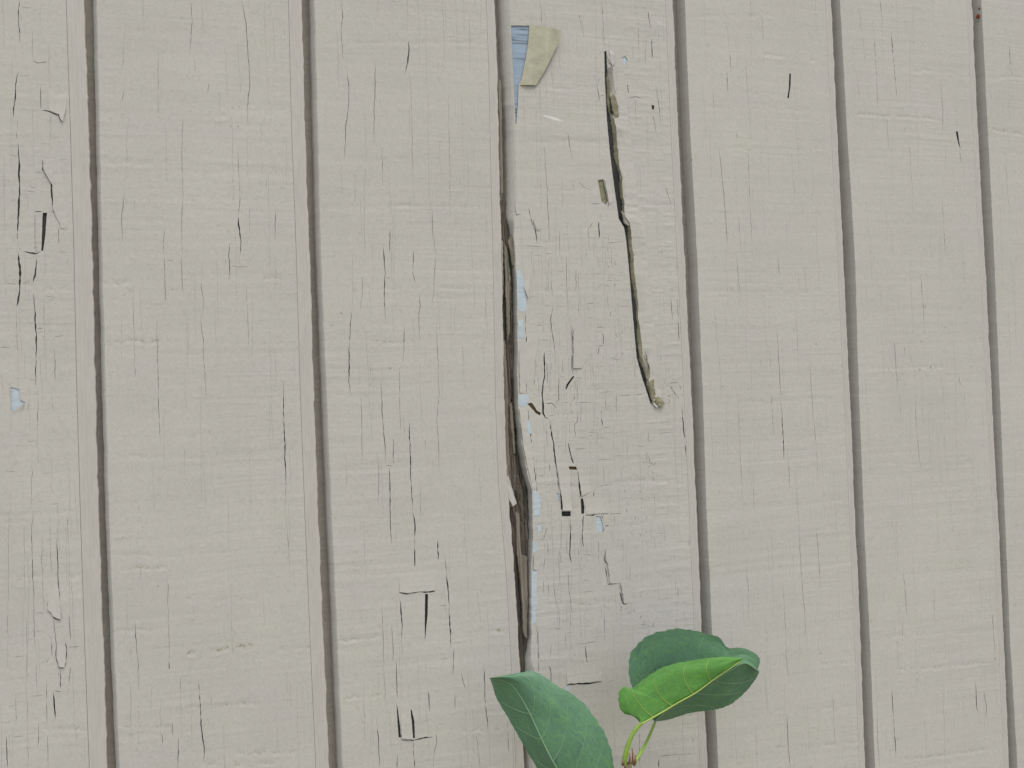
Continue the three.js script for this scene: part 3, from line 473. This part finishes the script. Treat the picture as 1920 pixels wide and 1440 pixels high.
{ // sheet behind the boards: the floors of the grooves
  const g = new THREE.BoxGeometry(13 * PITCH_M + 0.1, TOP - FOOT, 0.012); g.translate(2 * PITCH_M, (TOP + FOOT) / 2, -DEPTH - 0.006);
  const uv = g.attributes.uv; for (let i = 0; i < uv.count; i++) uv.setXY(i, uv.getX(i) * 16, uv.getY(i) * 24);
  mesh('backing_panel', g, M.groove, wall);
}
let spare = null;
for (const b of boards.values()) {
  const paint = b.seen ? paintMaterial(b) : (spare ??= paintMaterial(b));
  if (b.i === 2) spare = paint;
  b.paint = paint;
  b.uv = (q) => [(q[0] - b.u0) / 0.112, (q[1] - YA) / YH];
  const T = new Tri(), ys = rowsOf(0.002), rag = (y, k) => 0.00010 * noise(y * 700, b.i * 9 + k) + 0.00012 * noise(y * 160, b.i * 5 + k);
  const rim = [];
  const left = b.left = (y) => b.x0(y) + (b.i === 3 ? 2.2 : 1) * rag(y, 1);
  for (const y of ys) rim.push([b.x1(y) - 0.00007, y]);
  for (const y of [...ys].reverse()) rim.push([left(y), y]);
  const contour = rim.map(([x, y]) => new THREE.Vector2(x, y)), holes = b.holes.map((h) => { const v = h.p.map(([x, y]) => new THREE.Vector2(x, y)); if (!THREE.ShapeUtils.isClockWise(v)) v.reverse(); return v; });
  const all = [...contour, ...holes.flat()];
  for (const [i, j, k] of THREE.ShapeUtils.triangulateShape(contour, holes)) { const f = (n) => [all[n].x, all[n].y, 0]; T.tri(f(i), f(j), f(k), b.uv); }
  // left flank: rounds over into the groove
  const rot = b.i === 3, bev = [], lip = b.i >= 4 ? 0.42 : b.i <= 2 ? 0.95 : 1;
  for (const y of ys) {
    const soft = rot ? 1.9 - smooth(0, 0.02, 0.125 - Math.abs(y - 1.083)) * 1.7 : lip, x = left(y);
    bev.push([[x - 0.0022 * soft, y, -DEPTH], [x - 0.0022 * soft, y, -0.0050], [x - 0.0020 * soft, y, -0.0027], [x - 0.0014 * soft, y, -0.0012], [x - 0.0007 * soft, y, -0.00035], [x, y, 0]]);
  }
  const S = new Tri(); S.grid(bev, b.uv);
  const front = T.geometry(), flank = S.geometry(0.9);
  const H = new Tri();
  for (const v of holes) for (let i = 0; i < v.length; i++) { const p = v[i], q = v[(i + 1) % v.length]; H.quad([p.x, p.y, 0], [q.x, q.y, 0], [q.x, q.y, -0.0010], [p.x, p.y, -0.0010], metre); }
  const parts = [mergeGeometries([front, flank])]; if (H.count) parts.push(H.geometry());
  const g = mergeGeometries(parts, true);
  const board = b.board = mesh('board', g, H.count ? [paint, M.core] : paint, wall);
  // weathered wood seen through the cracks
  const C = new Tri(), cr = ys.map((y) => [[b.x0(y) + 0.0003, y, -0.00092], [b.gx(y) - 0.0008, y, -0.00092]]);
  C.grid(cr.filter((_, k) => k % 8 === 0 || k === cr.length - 1), metre);
  if (b.seen) mesh('wood_core', C.geometry(), M.core, board);
  for (const h of b.holes) if (h.floor) {
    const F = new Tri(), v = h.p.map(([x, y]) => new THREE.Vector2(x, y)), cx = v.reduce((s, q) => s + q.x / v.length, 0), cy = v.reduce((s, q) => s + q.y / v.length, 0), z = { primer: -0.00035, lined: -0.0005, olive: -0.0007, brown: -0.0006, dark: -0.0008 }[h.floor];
    for (const q of v) q.set(cx + (q.x - cx) * 1.04, cy + (q.y - cy) * 1.02);
    for (const [i, j, k] of THREE.ShapeUtils.triangulateShape(v, [])) F.tri([v[i].x, v[i].y, z], [v[j].x, v[j].y, z], [v[k].x, v[k].y, z], metre);
    mesh(h.floor === 'primer' || h.floor === 'lined' ? 'primer_patch' : 'bare_wood', F.geometry(), floors[h.floor], board);
  }
  // smooth planed strip along the right edge, with its fine parallel lines
  const R = new Tri(), sr = ys.map((y) => {
    const a = b.x1(y) + 0.00007, e = b.gx(y) + 2 * rag(y, 2) - 0.0004 * Math.max(0, noise(y * 420, b.i * 4 + 2) - 0.62) + 0.00035 * Math.max(0, noise(y * 90, b.i * 3 + 7) - 0.3), w = e - a, lines = [0.24 + 0.03 * noise(b.i, y * 5), 0.46, 0.66 + 0.03 * noise(b.i + 4, y * 4)];
    const row = [[a, y, -0.0012], [a, y, -0.00010]];
    for (const l of lines) { const c = a + w * l; row.push([c - 0.00022, y, -0.00008], [c, y, -0.00022], [c + 0.00022, y, -0.00006]); }
    row.push([e - 0.0005, y, -0.00004], [e - 0.00018, y, -0.00016], [e, y, -0.0007], [e + 0.00005, y, -0.003], [e - 0.0003, y, -DEPTH]);
    return row;
  });
  R.grid(sr, metre); mesh('edge_strip', R.geometry(0.7), M.strip, board);
}

// lifted flakes
for (const { lift, n } of flakes) {
  const p = wallPts(n), [h0, h1] = p, len = Math.hypot(h1[0] - h0[0], h1[1] - h0[1]), c = p.reduce((s, q) => [s[0] + q[0] / p.length, s[1] + q[1] / p.length], [0, 0]), b = boardAt(...c);
  const off = (x, y) => Math.abs((x - h0[0]) * (h1[1] - h0[1]) - (y - h0[1]) * (h1[0] - h0[0])) / len, far = Math.max(...p.map((q) => off(...q)));
  const d = densify(p, 0.0012, true).map(([x, y]) => [x + 0.00025 * noise(x * 1500, y * 1500), y + 0.00025 * noise(y * 1400, x * 1500)]), z = (x, y) => 0.00002 + 0.75 * lift * MM * Math.pow(off(x, y) / far, 2) * (0.8 + 0.25 * noise(x * 300, y * 300));
  const inner = []; for (let k = 0; k < 60; k++) { const [a, e] = [d[k % d.length], rr(0.1, 0.85)]; inner.push([c[0] + (a[0] - c[0]) * e, c[1] + (a[1] - c[1]) * e]); }
  const F = new Tri(), v = d.map(([x, y]) => new THREE.Vector2(x, y)), uv = b.uv;
  const rings = 5, P = (i, r) => { const t = r / rings, x = c[0] + (d[i][0] - c[0]) * t, y = c[1] + (d[i][1] - c[1]) * t; return [x, y, z(x, y)]; };
  for (let i = 0; i < d.length; i++) { const j = (i + 1) % d.length; for (let r = 0; r < rings; r++) r ? F.quad(P(i, r), P(i, r + 1), P(j, r + 1), P(j, r), uv) : F.tri(P(i, 0), P(i, 1), P(j, 1), uv); const a = P(i, rings), e = P(j, rings); F.quad(a, e, [e[0], e[1], e[2] - 0.0002], [a[0], a[1], a[2] - 0.0002], uv); }
  mesh('paint_flake', F.geometry(0.6), b.paint, b.board);
}

{ // the long lip lifted along the split: painted front, olive side
  const b = boards.get(3), edge = edgeLine(1137, 96, 1141, 150, 1145, 190, 1150, 222, 1158, 280, 1163, 330, 1169, 385, 1171, 408, 1180, 420, 1182, 450, 1188, 490, 1194, 560, 1199, 620, 1204, 668, 1214, 708, 1225, 757);
  const y0 = at(1137, 96).y, y1 = at(1225, 757).y, F = new Tri(), S = new Tri(), fr = [], si = [];
  for (let k = 0; k <= 220; k++) {
    const t = k / 220, y = y0 + (y1 - y0) * t, x = edge(y) + 0.00045 * noise(y * 210, 4) + 0.0002 * noise(y * 900, 8), h = (0.0015 * smooth(0.02, 0.25, t) * (1 - 0.5 * smooth(0.45, 0.55, t)) * (1 - smooth(0.94, 1, t)) + 0.00012) * (0.85 + 0.4 * noise(y * 140, 3)), w = 0.009;
    fr.push([[x, y, h], [x + 0.0002, y, h + 0.00008], [x + w * 0.3, y, h * 0.62], [x + w * 0.6, y, h * 0.26 + 0.00008], [x + w, y, 0.00004]]);
    const q = 0.0011 + 0.0008 * noise(y * 110, 12) + 0.0002 * noise(y * 900, 2), sw = smooth(0, 0.12, t) * (1 - smooth(0.97, 1, t)) * (t > 0.5 ? 0.8 : 1); si.push([[x - (q + 0.0003) * sw, y, -0.0014], [x - q * sw, y, -0.0006], [x - q * 0.55 * sw, y, h * 0.15 + 0.0002 * noise(y * 900, 5)], [x - 0.0002, y, h * 0.8], [x, y, h]]);
  }
  F.grid(fr, b.uv); S.grid(si, metre);
  const lip = mesh('lifted_edge', F.geometry(0.8), b.paint, b.board); lip.userData.label = 'raised edge of the long split, curling off the board';
  mesh('split_side', S.geometry(0.8), M.olive, b.board);
}
for (const [z, m, n] of [[0.5, 'strip', [1143, 96, 1149, 100, 1151, 118, 1147, 124, 1143, 112]], [0.3, 'sliver', [1139, 128, 1146, 126, 1150, 150, 1151, 176, 1146, 180, 1142, 155]], [0.9, 'olive', [1143, 182, 1150, 178, 1157, 200, 1159, 217, 1152, 222, 1147, 205]], [0.3, 'strip', [1148, 128, 1152, 126, 1156, 160, 1154, 176, 1150, 160]],
  [0.7, 'dark', [1142, 186, 1146, 182, 1149, 205, 1148, 216, 1144, 208]], [0.5, 'olive', [1196, 648, 1203, 645, 1213, 672, 1218, 705, 1213, 712, 1204, 684]], [0.9, 'sliver', [1203, 668, 1207, 666, 1212, 690, 1210, 700]], [0.8, 'olive', [1216, 716, 1223, 712, 1227, 738, 1224, 757, 1219, 745]], [1.0, 'olive', [1228, 746, 1234, 744, 1244, 757, 1236, 762, 1229, 755]], [0.6, 'sliver', [1164, 396, 1171, 404, 1180, 416, 1178, 424, 1170, 418]]]) {
  const b = boards.get(3), v = densify(wallPts(n), 0.0009, true).map(([x, y]) => new THREE.Vector2(x + 0.0003 * noise(x * 1800, y * 1100), y + 0.0002 * noise(y * 2000, x * 900)));
  const g = new THREE.ExtrudeGeometry(new THREE.Shape(v), { depth: 0.0006, bevelEnabled: true, bevelThickness: 0.0002, bevelSize: 0.0002, bevelSegments: 1 }), uv = g.attributes.uv, p = g.attributes.position;
  for (let i = 0; i < uv.count; i++) { uv.setXY(i, p.getX(i) * 12, p.getY(i) * 12); p.setZ(i, p.getZ(i) + z * MM - 0.0005 + 0.0005 * noise(p.getY(i) * 300, p.getX(i) * 300)); }
  g.computeVertexNormals(); mesh('splinter', g, M[m], b.board);
}
{ // paint peeled off the triangle at the top, curled over to the right with its olive back showing
  const fold = wallPts([993, 47, 990, 82, 985, 115, 978, 150, 974, 160]), far = wallPts([1049, 61, 1046, 78, 1033, 107, 1022, 130, 1004, 161]), F = new Tri(), B = new Tri(), rows = [], back = [], b = boards.get(3);
  const pick = (p, t) => { const s = t * (p.length - 1), i = Math.min(p.length - 2, Math.floor(s)), f = s - i; return [p[i][0] + (p[i + 1][0] - p[i][0]) * f, p[i][1] + (p[i + 1][1] - p[i][1]) * f]; };
  for (let j = 0; j <= 26; j++) {
    const t = j / 26, a = pick(fold, t), e = pick(far, t), row = [], br = [];
    for (let i = 0; i <= 14; i++) { const s = i / 14, z = 0.00025 + (1 - t * 0.7) * (0.0030 * Math.sin(Math.min(1, s * 1.25) * 1.9) + 0.0003 * s) + 0.0001 * noise(s * 5, t * 6); row.push([a[0] + (e[0] - a[0]) * s, a[1] + (e[1] - a[1]) * s, z]); br.push([row[i][0], row[i][1], z - 0.00018]); }
    rows.push(row); back.push(br);
  }
  F.grid(rows, metre); B.grid(back, b.uv);
  const curl = mesh('peeled_curl', F.geometry(0.8), M.underside, b.board); curl.userData.label = 'curled-back peel of paint with its olive underside showing';
  const hidden = B.geometry(0.8); hidden.name = 'curl_face'; const fold2 = mesh('curl_face', hidden, b.paint, b.board);
}
// primer showing along the broken left edge of the damaged board
for (const n of [[968, 507, 974, 506, 983, 525, 987, 560, 986, 583, 978, 585, 971, 580], [971, 601, 980, 600, 982, 634, 972, 633], [971, 741, 990, 739, 992, 750, 986, 762, 972, 761], [1000, 921, 1007, 921, 1014, 935, 1012, 966, 1000, 968],
  [1008, 985, 1013, 984, 1015, 993, 1009, 1001], [999, 1018, 1006, 1015, 1008, 1033, 999, 1036], [997, 1072, 1007, 1070, 1006, 1105, 1007, 1130, 1004, 1168, 997, 1171], [986, 790, 993, 788, 997, 812, 990, 815], [966, 385, 972, 384, 972, 402, 967, 403], [1058, 1288, 1066, 1287, 1066, 1296, 1061, 1297]]) {
  const b = boards.get(3), v = densify(wallPts(n), 0.0006, true).map(([x, y]) => new THREE.Vector2(Math.max(x + 0.00012 * noise(x * 3000, y * 1500), b.left(y) + 0.00003), y + 0.0001 * noise(x * 2000, y * 2900)));
  const F = new THREE.ExtrudeGeometry(new THREE.Shape(v), { depth: 0.00008, bevelEnabled: false }); const uv = F.attributes.uv, p = F.attributes.position; for (let i = 0; i < uv.count; i++) uv.setXY(i, p.getX(i) * 12, p.getY(i) * 12);
  mesh('primer_patch', F, M.primer, b.board);
}
{ // rotted wood inside the split groove
  const yT = at(940, 372).y, yB = at(985, 1262).y, F = new Tri(), rows = [], l = GL(2), r = boards.get(3).left;
  for (let j = 0; j <= 420; j++) {
    const y = yT + (yB - yT) * j / 420, t = j / 420, a = l(y) + 0.00005, e = r(y) - 0.0001, row = [], deep = smooth(0.04, 0.16, t) * (1 - 0.55 * smooth(0.75, 0.84, t));
    for (let i = 0; i <= 22; i++) {
      const s = i / 22, x = a + (e - a) * s, fib = noise(x * 2600 + 0.35 * noise(y * 60, 2) * 6, y * 45), gap = smooth(0.35, 0.75, noise(s * 5 + 8, y * 38)) ;
      const hollow = deep * (0.5 + 0.5 * smooth(0.55, 0.95, s)) * 0.0026 + gap * 0.0024 * deep;
      row.push([x, y, -0.0026 - 0.0022 * (1 - deep) - hollow + 0.0008 * fib + 0.0004 * noise(x * 900, y * 300) - 0.0014 * (s < 0.06 || s > 0.94 ? 1 : 0)]);
    }
    rows.push(row);
  }
  F.grid(rows, (q) => [q[0] * 30, q[1] * 6]);
  const rot = mesh('rotted_core', F.geometry(0.5), M.rot, wall); rot.userData.label = 'dark rotted wood inside the split groove';
  const slivers = [[0.6, [931, 452, 936, 449, 943, 452, 944, 520, 941, 600, 937, 660, 934, 600, 933, 520]], [1.4, [943, 640, 948, 639, 952, 700, 954, 800, 957, 900, 962, 948, 956, 952, 950, 880, 946, 760]], [0.2, [949, 900, 953, 893, 960, 915, 968, 944, 962, 949, 955, 935]], [1.6, [947, 455, 953, 470, 958, 520, 957, 620, 953, 640, 951, 560]],
    [3.4, [960, 760, 963, 755, 967, 810, 970, 850, 967, 850, 962, 800]], [1.8, [976, 1040, 990, 1045, 991, 1120, 990, 1200, 984, 1190, 980, 1110]], [1.2, [936, 150, 940, 148, 943, 260, 944, 360, 941, 362, 938, 260]], [1.2, [969, 960, 974, 965, 980, 1080, 978, 1100, 972, 1040]], [1, [955, 452, 960, 440, 966, 470, 968, 500, 962, 496]]];
  for (const [z, n] of slivers) {
    const v = densify(wallPts(n), 0.0011, true).map(([x, y]) => new THREE.Vector2(x + 0.00022 * noise(x * 1500, y * 900), y));
    const g = new THREE.ExtrudeGeometry(new THREE.Shape(v), { depth: 0.0008, bevelEnabled: true, bevelThickness: 0.0002, bevelSize: 0.0002, bevelSegments: 1 }), uv = g.attributes.uv, p = g.attributes.position;
    for (let i = 0; i < uv.count; i++) { uv.setXY(i, p.getX(i) * 30, p.getY(i) * 6); p.setZ(i, p.getZ(i) + 0.0004 * noise(p.getY(i) * 120, z)); }
    g.translate(0, 0, -0.001 - z * MM); g.computeVertexNormals();
    mesh('wood_sliver', g, z < 0.5 ? M.strip : z < 0.9 ? M.sliver : M.fibre, wall);
  }
}
for (const [px, py, r] of [[1834, 30, 0.0011], [1837, 16, 0.0008], [1832, 32, 0.0008]]) { // rust at the head of the last groove
  const g = new THREE.IcosahedronGeometry(r, 2), p = g.attributes.position, c = at(px, py, -0.0012);
  for (let i = 0; i < p.count; i++) { const k = 1 + 0.35 * noise(p.getX(i) * 2200 + px, p.getY(i) * 2200 + p.getZ(i) * 1500); p.setXYZ(i, p.getX(i) * k, p.getY(i) * k * 1.2, p.getZ(i) * k * 0.6); }
  g.computeVertexNormals(); g.translate(c.x, c.y, c.z); mesh('rust_spot', g, M.rust, wall);
}

// ------------------------------------------------------------ the sprig in front of the wall
const sprig = new THREE.Group(); sprig.name = 'leafy_sprig'; scene.add(sprig);
sprig.userData = { label: 'young green sprig with three leaves growing up in front of the wall', category: 'plant' };
const SZ = 0.045, foot = at(1178, 1440, SZ); sprig.position.set(foot.x - 0.02, 0, SZ + 0.01);
const origin = sprig.position;
const leafTex = (r, g, b, amp) => grainTexture(256, 256, (u, v) => { const n = 0.5 * noise(u * 9, v * 9) + 0.3 * noise(u * 40, v * 40) + 0.35 * noise(u * 110, v * 110), net = smooth(0.8, 1, 1 - Math.abs(noise(u * 26, v * 34 + u * 8))) * 0.55 + smooth(0.82, 1, 1 - Math.abs(noise(u * 60 + 40, v * 74))) * 0.35, spot = smooth(0.72, 0.85, noise(u * 44 + 77, v * 52)), m = 1 + amp * (n + net * 1.5) - 0.12 * spot; return [r * m, g * m, b * (1 + amp * 0.5 * n)]; });
const ML = {
  top: new THREE.MeshPhysicalMaterial({ map: leafTex(92, 131, 104, 0.09), roughness: 0.55, specularIntensity: 0.75, transmission: 0, side: THREE.DoubleSide }),
  under: new THREE.MeshPhysicalMaterial({ map: leafTex(88, 137, 70, 0.09), roughness: 0.6, specularIntensity: 0.4, side: THREE.DoubleSide }),
  vein: std({ color: 0x7ea080, roughness: 0.6 }), veinUnder: std({ color: 0x9aac58, roughness: 0.6 }),
  stalk: std({ map: grain(134, 168, 70, 0.08, 20, 20), roughness: 0.5 }), bark: std({ map: grain(128, 116, 92, 0.25, 30, 30) }), bud: std({ map: grain(140, 104, 86, 0.2, 20, 20) }),
};
const local = (v) => v.sub(origin);
function curvePx(n) { return new THREE.CatmullRomCurve3(pairs(n).map(([x, y]) => new THREE.Vector3(x, y, 0)), false, 'centripetal'); }
function tube(name, pts, r0, r1, material, parent, seg = 24) {
  const c = new THREE.CatmullRomCurve3(pts, false, 'centripetal'), g = new THREE.TubeGeometry(c, seg, 1, 8, false), p = g.attributes.position, n = g.attributes.normal;
  for (let i = 0; i <= seg; i++) { const q = c.getPointAt(i / seg), r = r0 + (r1 - r0) * i / seg; for (let j = 0; j <= 8; j++) { const k = i * 9 + j; p.setXYZ(k, q.x + n.getX(k) * r, q.y + n.getY(k) * r, q.z + n.getZ(k) * r); } }
  return mesh(name, g, material, parent);
}
function leaf(label, mid, sideA, sideB, depth, veins, material, veinMaterial, face) {
  const m = curvePx(mid), a = curvePx(sideA), b = curvePx(sideB), N = 56, C = 12, rows = [];
  const P = (s, t) => {
    const q = m.getPointAt(s), e = (t < 0 ? a : b).getPointAt(s), k = Math.abs(t);
    let px = q.x + (e.x - q.x) * k, py = q.y + (e.y - q.y) * k;
    if (k > 0.97 && s > 0.04 && s < 0.96) { const saw = ((s * 34) % 1) * 0.03; px += (e.x - q.x) * saw; py += (e.y - q.y) * saw; }
    return local(at(px, py, SZ + depth(s, t) + 0.0004 * noise(s * 9 + px * 0.001, t * 5) ));
  };
  const pos = [], uv = [], idx = [];
  for (let j = 0; j <= N; j++) for (let i = -C; i <= C; i++) { const p = P(j / N, i / C); pos.push(p.x, p.y, p.z); uv.push((i / C + 1) / 2, j / N); }
  const w = 2 * C + 1;
  for (let j = 0; j < N; j++) for (let i = 0; i < w - 1; i++) { const k = j * w + i; idx.push(k, k + 1, k + w, k + 1, k + w + 1, k + w); }
  const g = new THREE.BufferGeometry(); g.setAttribute('position', new THREE.Float32BufferAttribute(pos, 3)); g.setAttribute('uv', new THREE.Float32BufferAttribute(uv, 2)); g.setIndex(idx); g.computeVertexNormals();
  const o = mesh('leaf', g, material, sprig); o.userData.label = label;
  const up = (v) => { v.z += face * 0.00005; return v; };
  tube('midrib', Array.from({ length: 20 }, (_, k) => up(P(0.005 + 0.98 * k / 19, 0))), 0.0005, 0.00018, veinMaterial, o, 40);
  for (const [s0, s1, side] of veins) tube('vein', Array.from({ length: 9 }, (_, k) => { const t = k / 8; return up(P(s0 + (s1 - s0) * Math.pow(t, 1.35), side * t * 0.9)); }), 0.00021, 0.00009, veinMaterial, o, 20);
  return o;
}
// left leaf: broad right half towards the sky, left half folded down
leaf('left leaf, dark green with a bluish sheen, cut by the bottom of the view',
  [1128, 1545, 1085, 1500, 1045, 1442, 1020, 1395, 985, 1322, 955, 1281, 918, 1271],
  [1128, 1545, 1060, 1500, 1016, 1452, 984, 1400, 951, 1342, 931, 1308, 925, 1290, 918, 1271],
  [1128, 1545, 1150, 1490, 1145, 1410, 1122, 1358, 1085, 1312, 1040, 1284, 1002, 1260, 960, 1264, 918, 1271],
  (s, t) => 0.004 - 0.010 * s + 0.006 * Math.sin(s * 3.1) + (t < 0 ? 0.013 * t * (1 - s * 0.3) : -0.004 * t + 0.006 * Math.sin(t * 1.9)),
  [[0.28, 0.5, 1], [0.42, 0.64, 1], [0.55, 0.76, 1], [0.68, 0.88, 1], [0.15, 0.36, 1], [0.35, 0.5, -1], [0.55, 0.7, -1], [0.7, 0.85, -1]], ML.top, ML.vein, 1);
// back leaf of the upper pair
leaf('upper back leaf, dark green, spread wide behind the bright one',
  [1227, 1353, 1262, 1322, 1320, 1287, 1370, 1257, 1396, 1243, 1420, 1257],
  [1227, 1353, 1190, 1300, 1180, 1255, 1186, 1223, 1215, 1195, 1240, 1185, 1276, 1180, 1325, 1189, 1350, 1197, 1364, 1215, 1390, 1215, 1412, 1223, 1425, 1236, 1420, 1257],
  [1227, 1353, 1250, 1350, 1292, 1337, 1325, 1332, 1346, 1329, 1371, 1319, 1391, 1303, 1410, 1282, 1424, 1258, 1420, 1257],
  (s, t) => -0.008 + 0.004 * Math.sin(s * 3) + (t < 0 ? 0.010 * t * t * (1 - s) + 0.003 * t : -0.012 * t * (0.6 + 0.4 * Math.sin(s * 3.1))),
  [[0.12, 0.27, -1], [0.24, 0.42, -1], [0.37, 0.53, -1], [0.52, 0.66, -1], [0.68, 0.82, -1], [0.15, 0.5, 1], [0.4, 0.75, 1], [0.6, 0.9, 1]], ML.top, ML.vein, 1);
// bright leaf seen from below, folded along its midrib
leaf('upper front leaf, bright green, folded with its paler underside showing',
  [1202, 1357, 1216, 1350, 1237, 1338, 1267, 1320, 1306, 1298, 1341, 1272, 1370, 1253, 1393, 1236],
  [1202, 1357, 1188, 1343, 1171, 1338, 1162, 1324, 1161, 1304, 1165, 1292, 1172, 1287, 1178, 1294, 1186, 1291, 1215, 1269, 1235, 1256, 1261, 1246, 1291, 1240, 1321, 1235, 1352, 1232, 1384, 1233, 1393, 1236],
  [1202, 1357, 1192, 1340, 1190, 1325, 1196, 1312, 1220, 1290, 1262, 1268, 1310, 1252, 1360, 1240, 1393, 1236],
  (s, t) => 0.012 - 0.006 * s + (t < 0 ? -0.005 * t * t - 0.004 * t : -0.010 * t),
  [[0.12, 0.3, -1], [0.3, 0.46, -1], [0.5, 0.66, -1], [0.68, 0.8, -1]], ML.under, ML.veinUnder, 1);
tube('leaf_stalk', [[1203, 1355, 0.012], [1189, 1372, 0.0115], [1178, 1396, 0.011], [1172, 1420, 0.0105], [1170, 1434, 0.01]].map(([x, y, z]) => local(at(x, y, SZ + z))), 0.00085, 0.0014, ML.stalk, sprig);
tube('leaf_stalk', [[1229, 1352, -0.008], [1220, 1374, -0.004], [1208, 1400, 0.003], [1197, 1418, 0.008], [1188, 1434, 0.01]].map(([x, y, z]) => local(at(x, y, SZ + z))), 0.0006, 0.0009, ML.stalk, sprig);
tube('leaf_stalk', [[1128, 1545, 0.004], [1150, 1575, 0.006], [1176, 1600, 0.009]].map(([x, y, z]) => local(at(x, y, SZ + z))), 0.0008, 0.0012, ML.stalk, sprig);
{
  const top = local(at(1177, 1431, SZ + 0.01)), low = local(at(1178, 1600, SZ + 0.01));
  tube('stem', [top, local(at(1178, 1470, SZ + 0.01)), low, new THREE.Vector3(low.x * 0.6, low.y * 0.5, 0), new THREE.Vector3(0, 0.02, 0)], 0.0020, 0.0042, ML.bark, sprig, 60);
  for (const [x, y, x2, y2, r] of [[1180, 1432, 1180, 1412, 0.0007], [1186, 1430, 1185, 1402, 0.0006], [1190, 1433, 1191, 1416, 0.0007], [1168, 1434, 1168, 1425, 0.0008]]) tube('bud', [local(at(x, y, SZ + 0.011)), local(at((x + x2) / 2 + 1, (y + y2) / 2, SZ + 0.012)), local(at(x2, y2, SZ + 0.0115))], r, r * 0.45, ML.bud, sprig, 8);
}

// ------------------------------------------------------------ ground
{
  const g = new THREE.PlaneGeometry(300, 300, 1, 1); g.rotateX(-Math.PI / 2); const uv = g.attributes.uv; for (let i = 0; i < uv.count; i++) uv.setXY(i, uv.getX(i) * 900, uv.getY(i) * 900);
  const m = mesh('ground', g, std({ map: grain(112, 112, 84, 0.25, 40, 40), roughness: 1 }), scene); m.userData.kind = 'structure'; m.userData.label = 'grassy earth at the foot of the wall';
}
renderer.render(scene, camera);
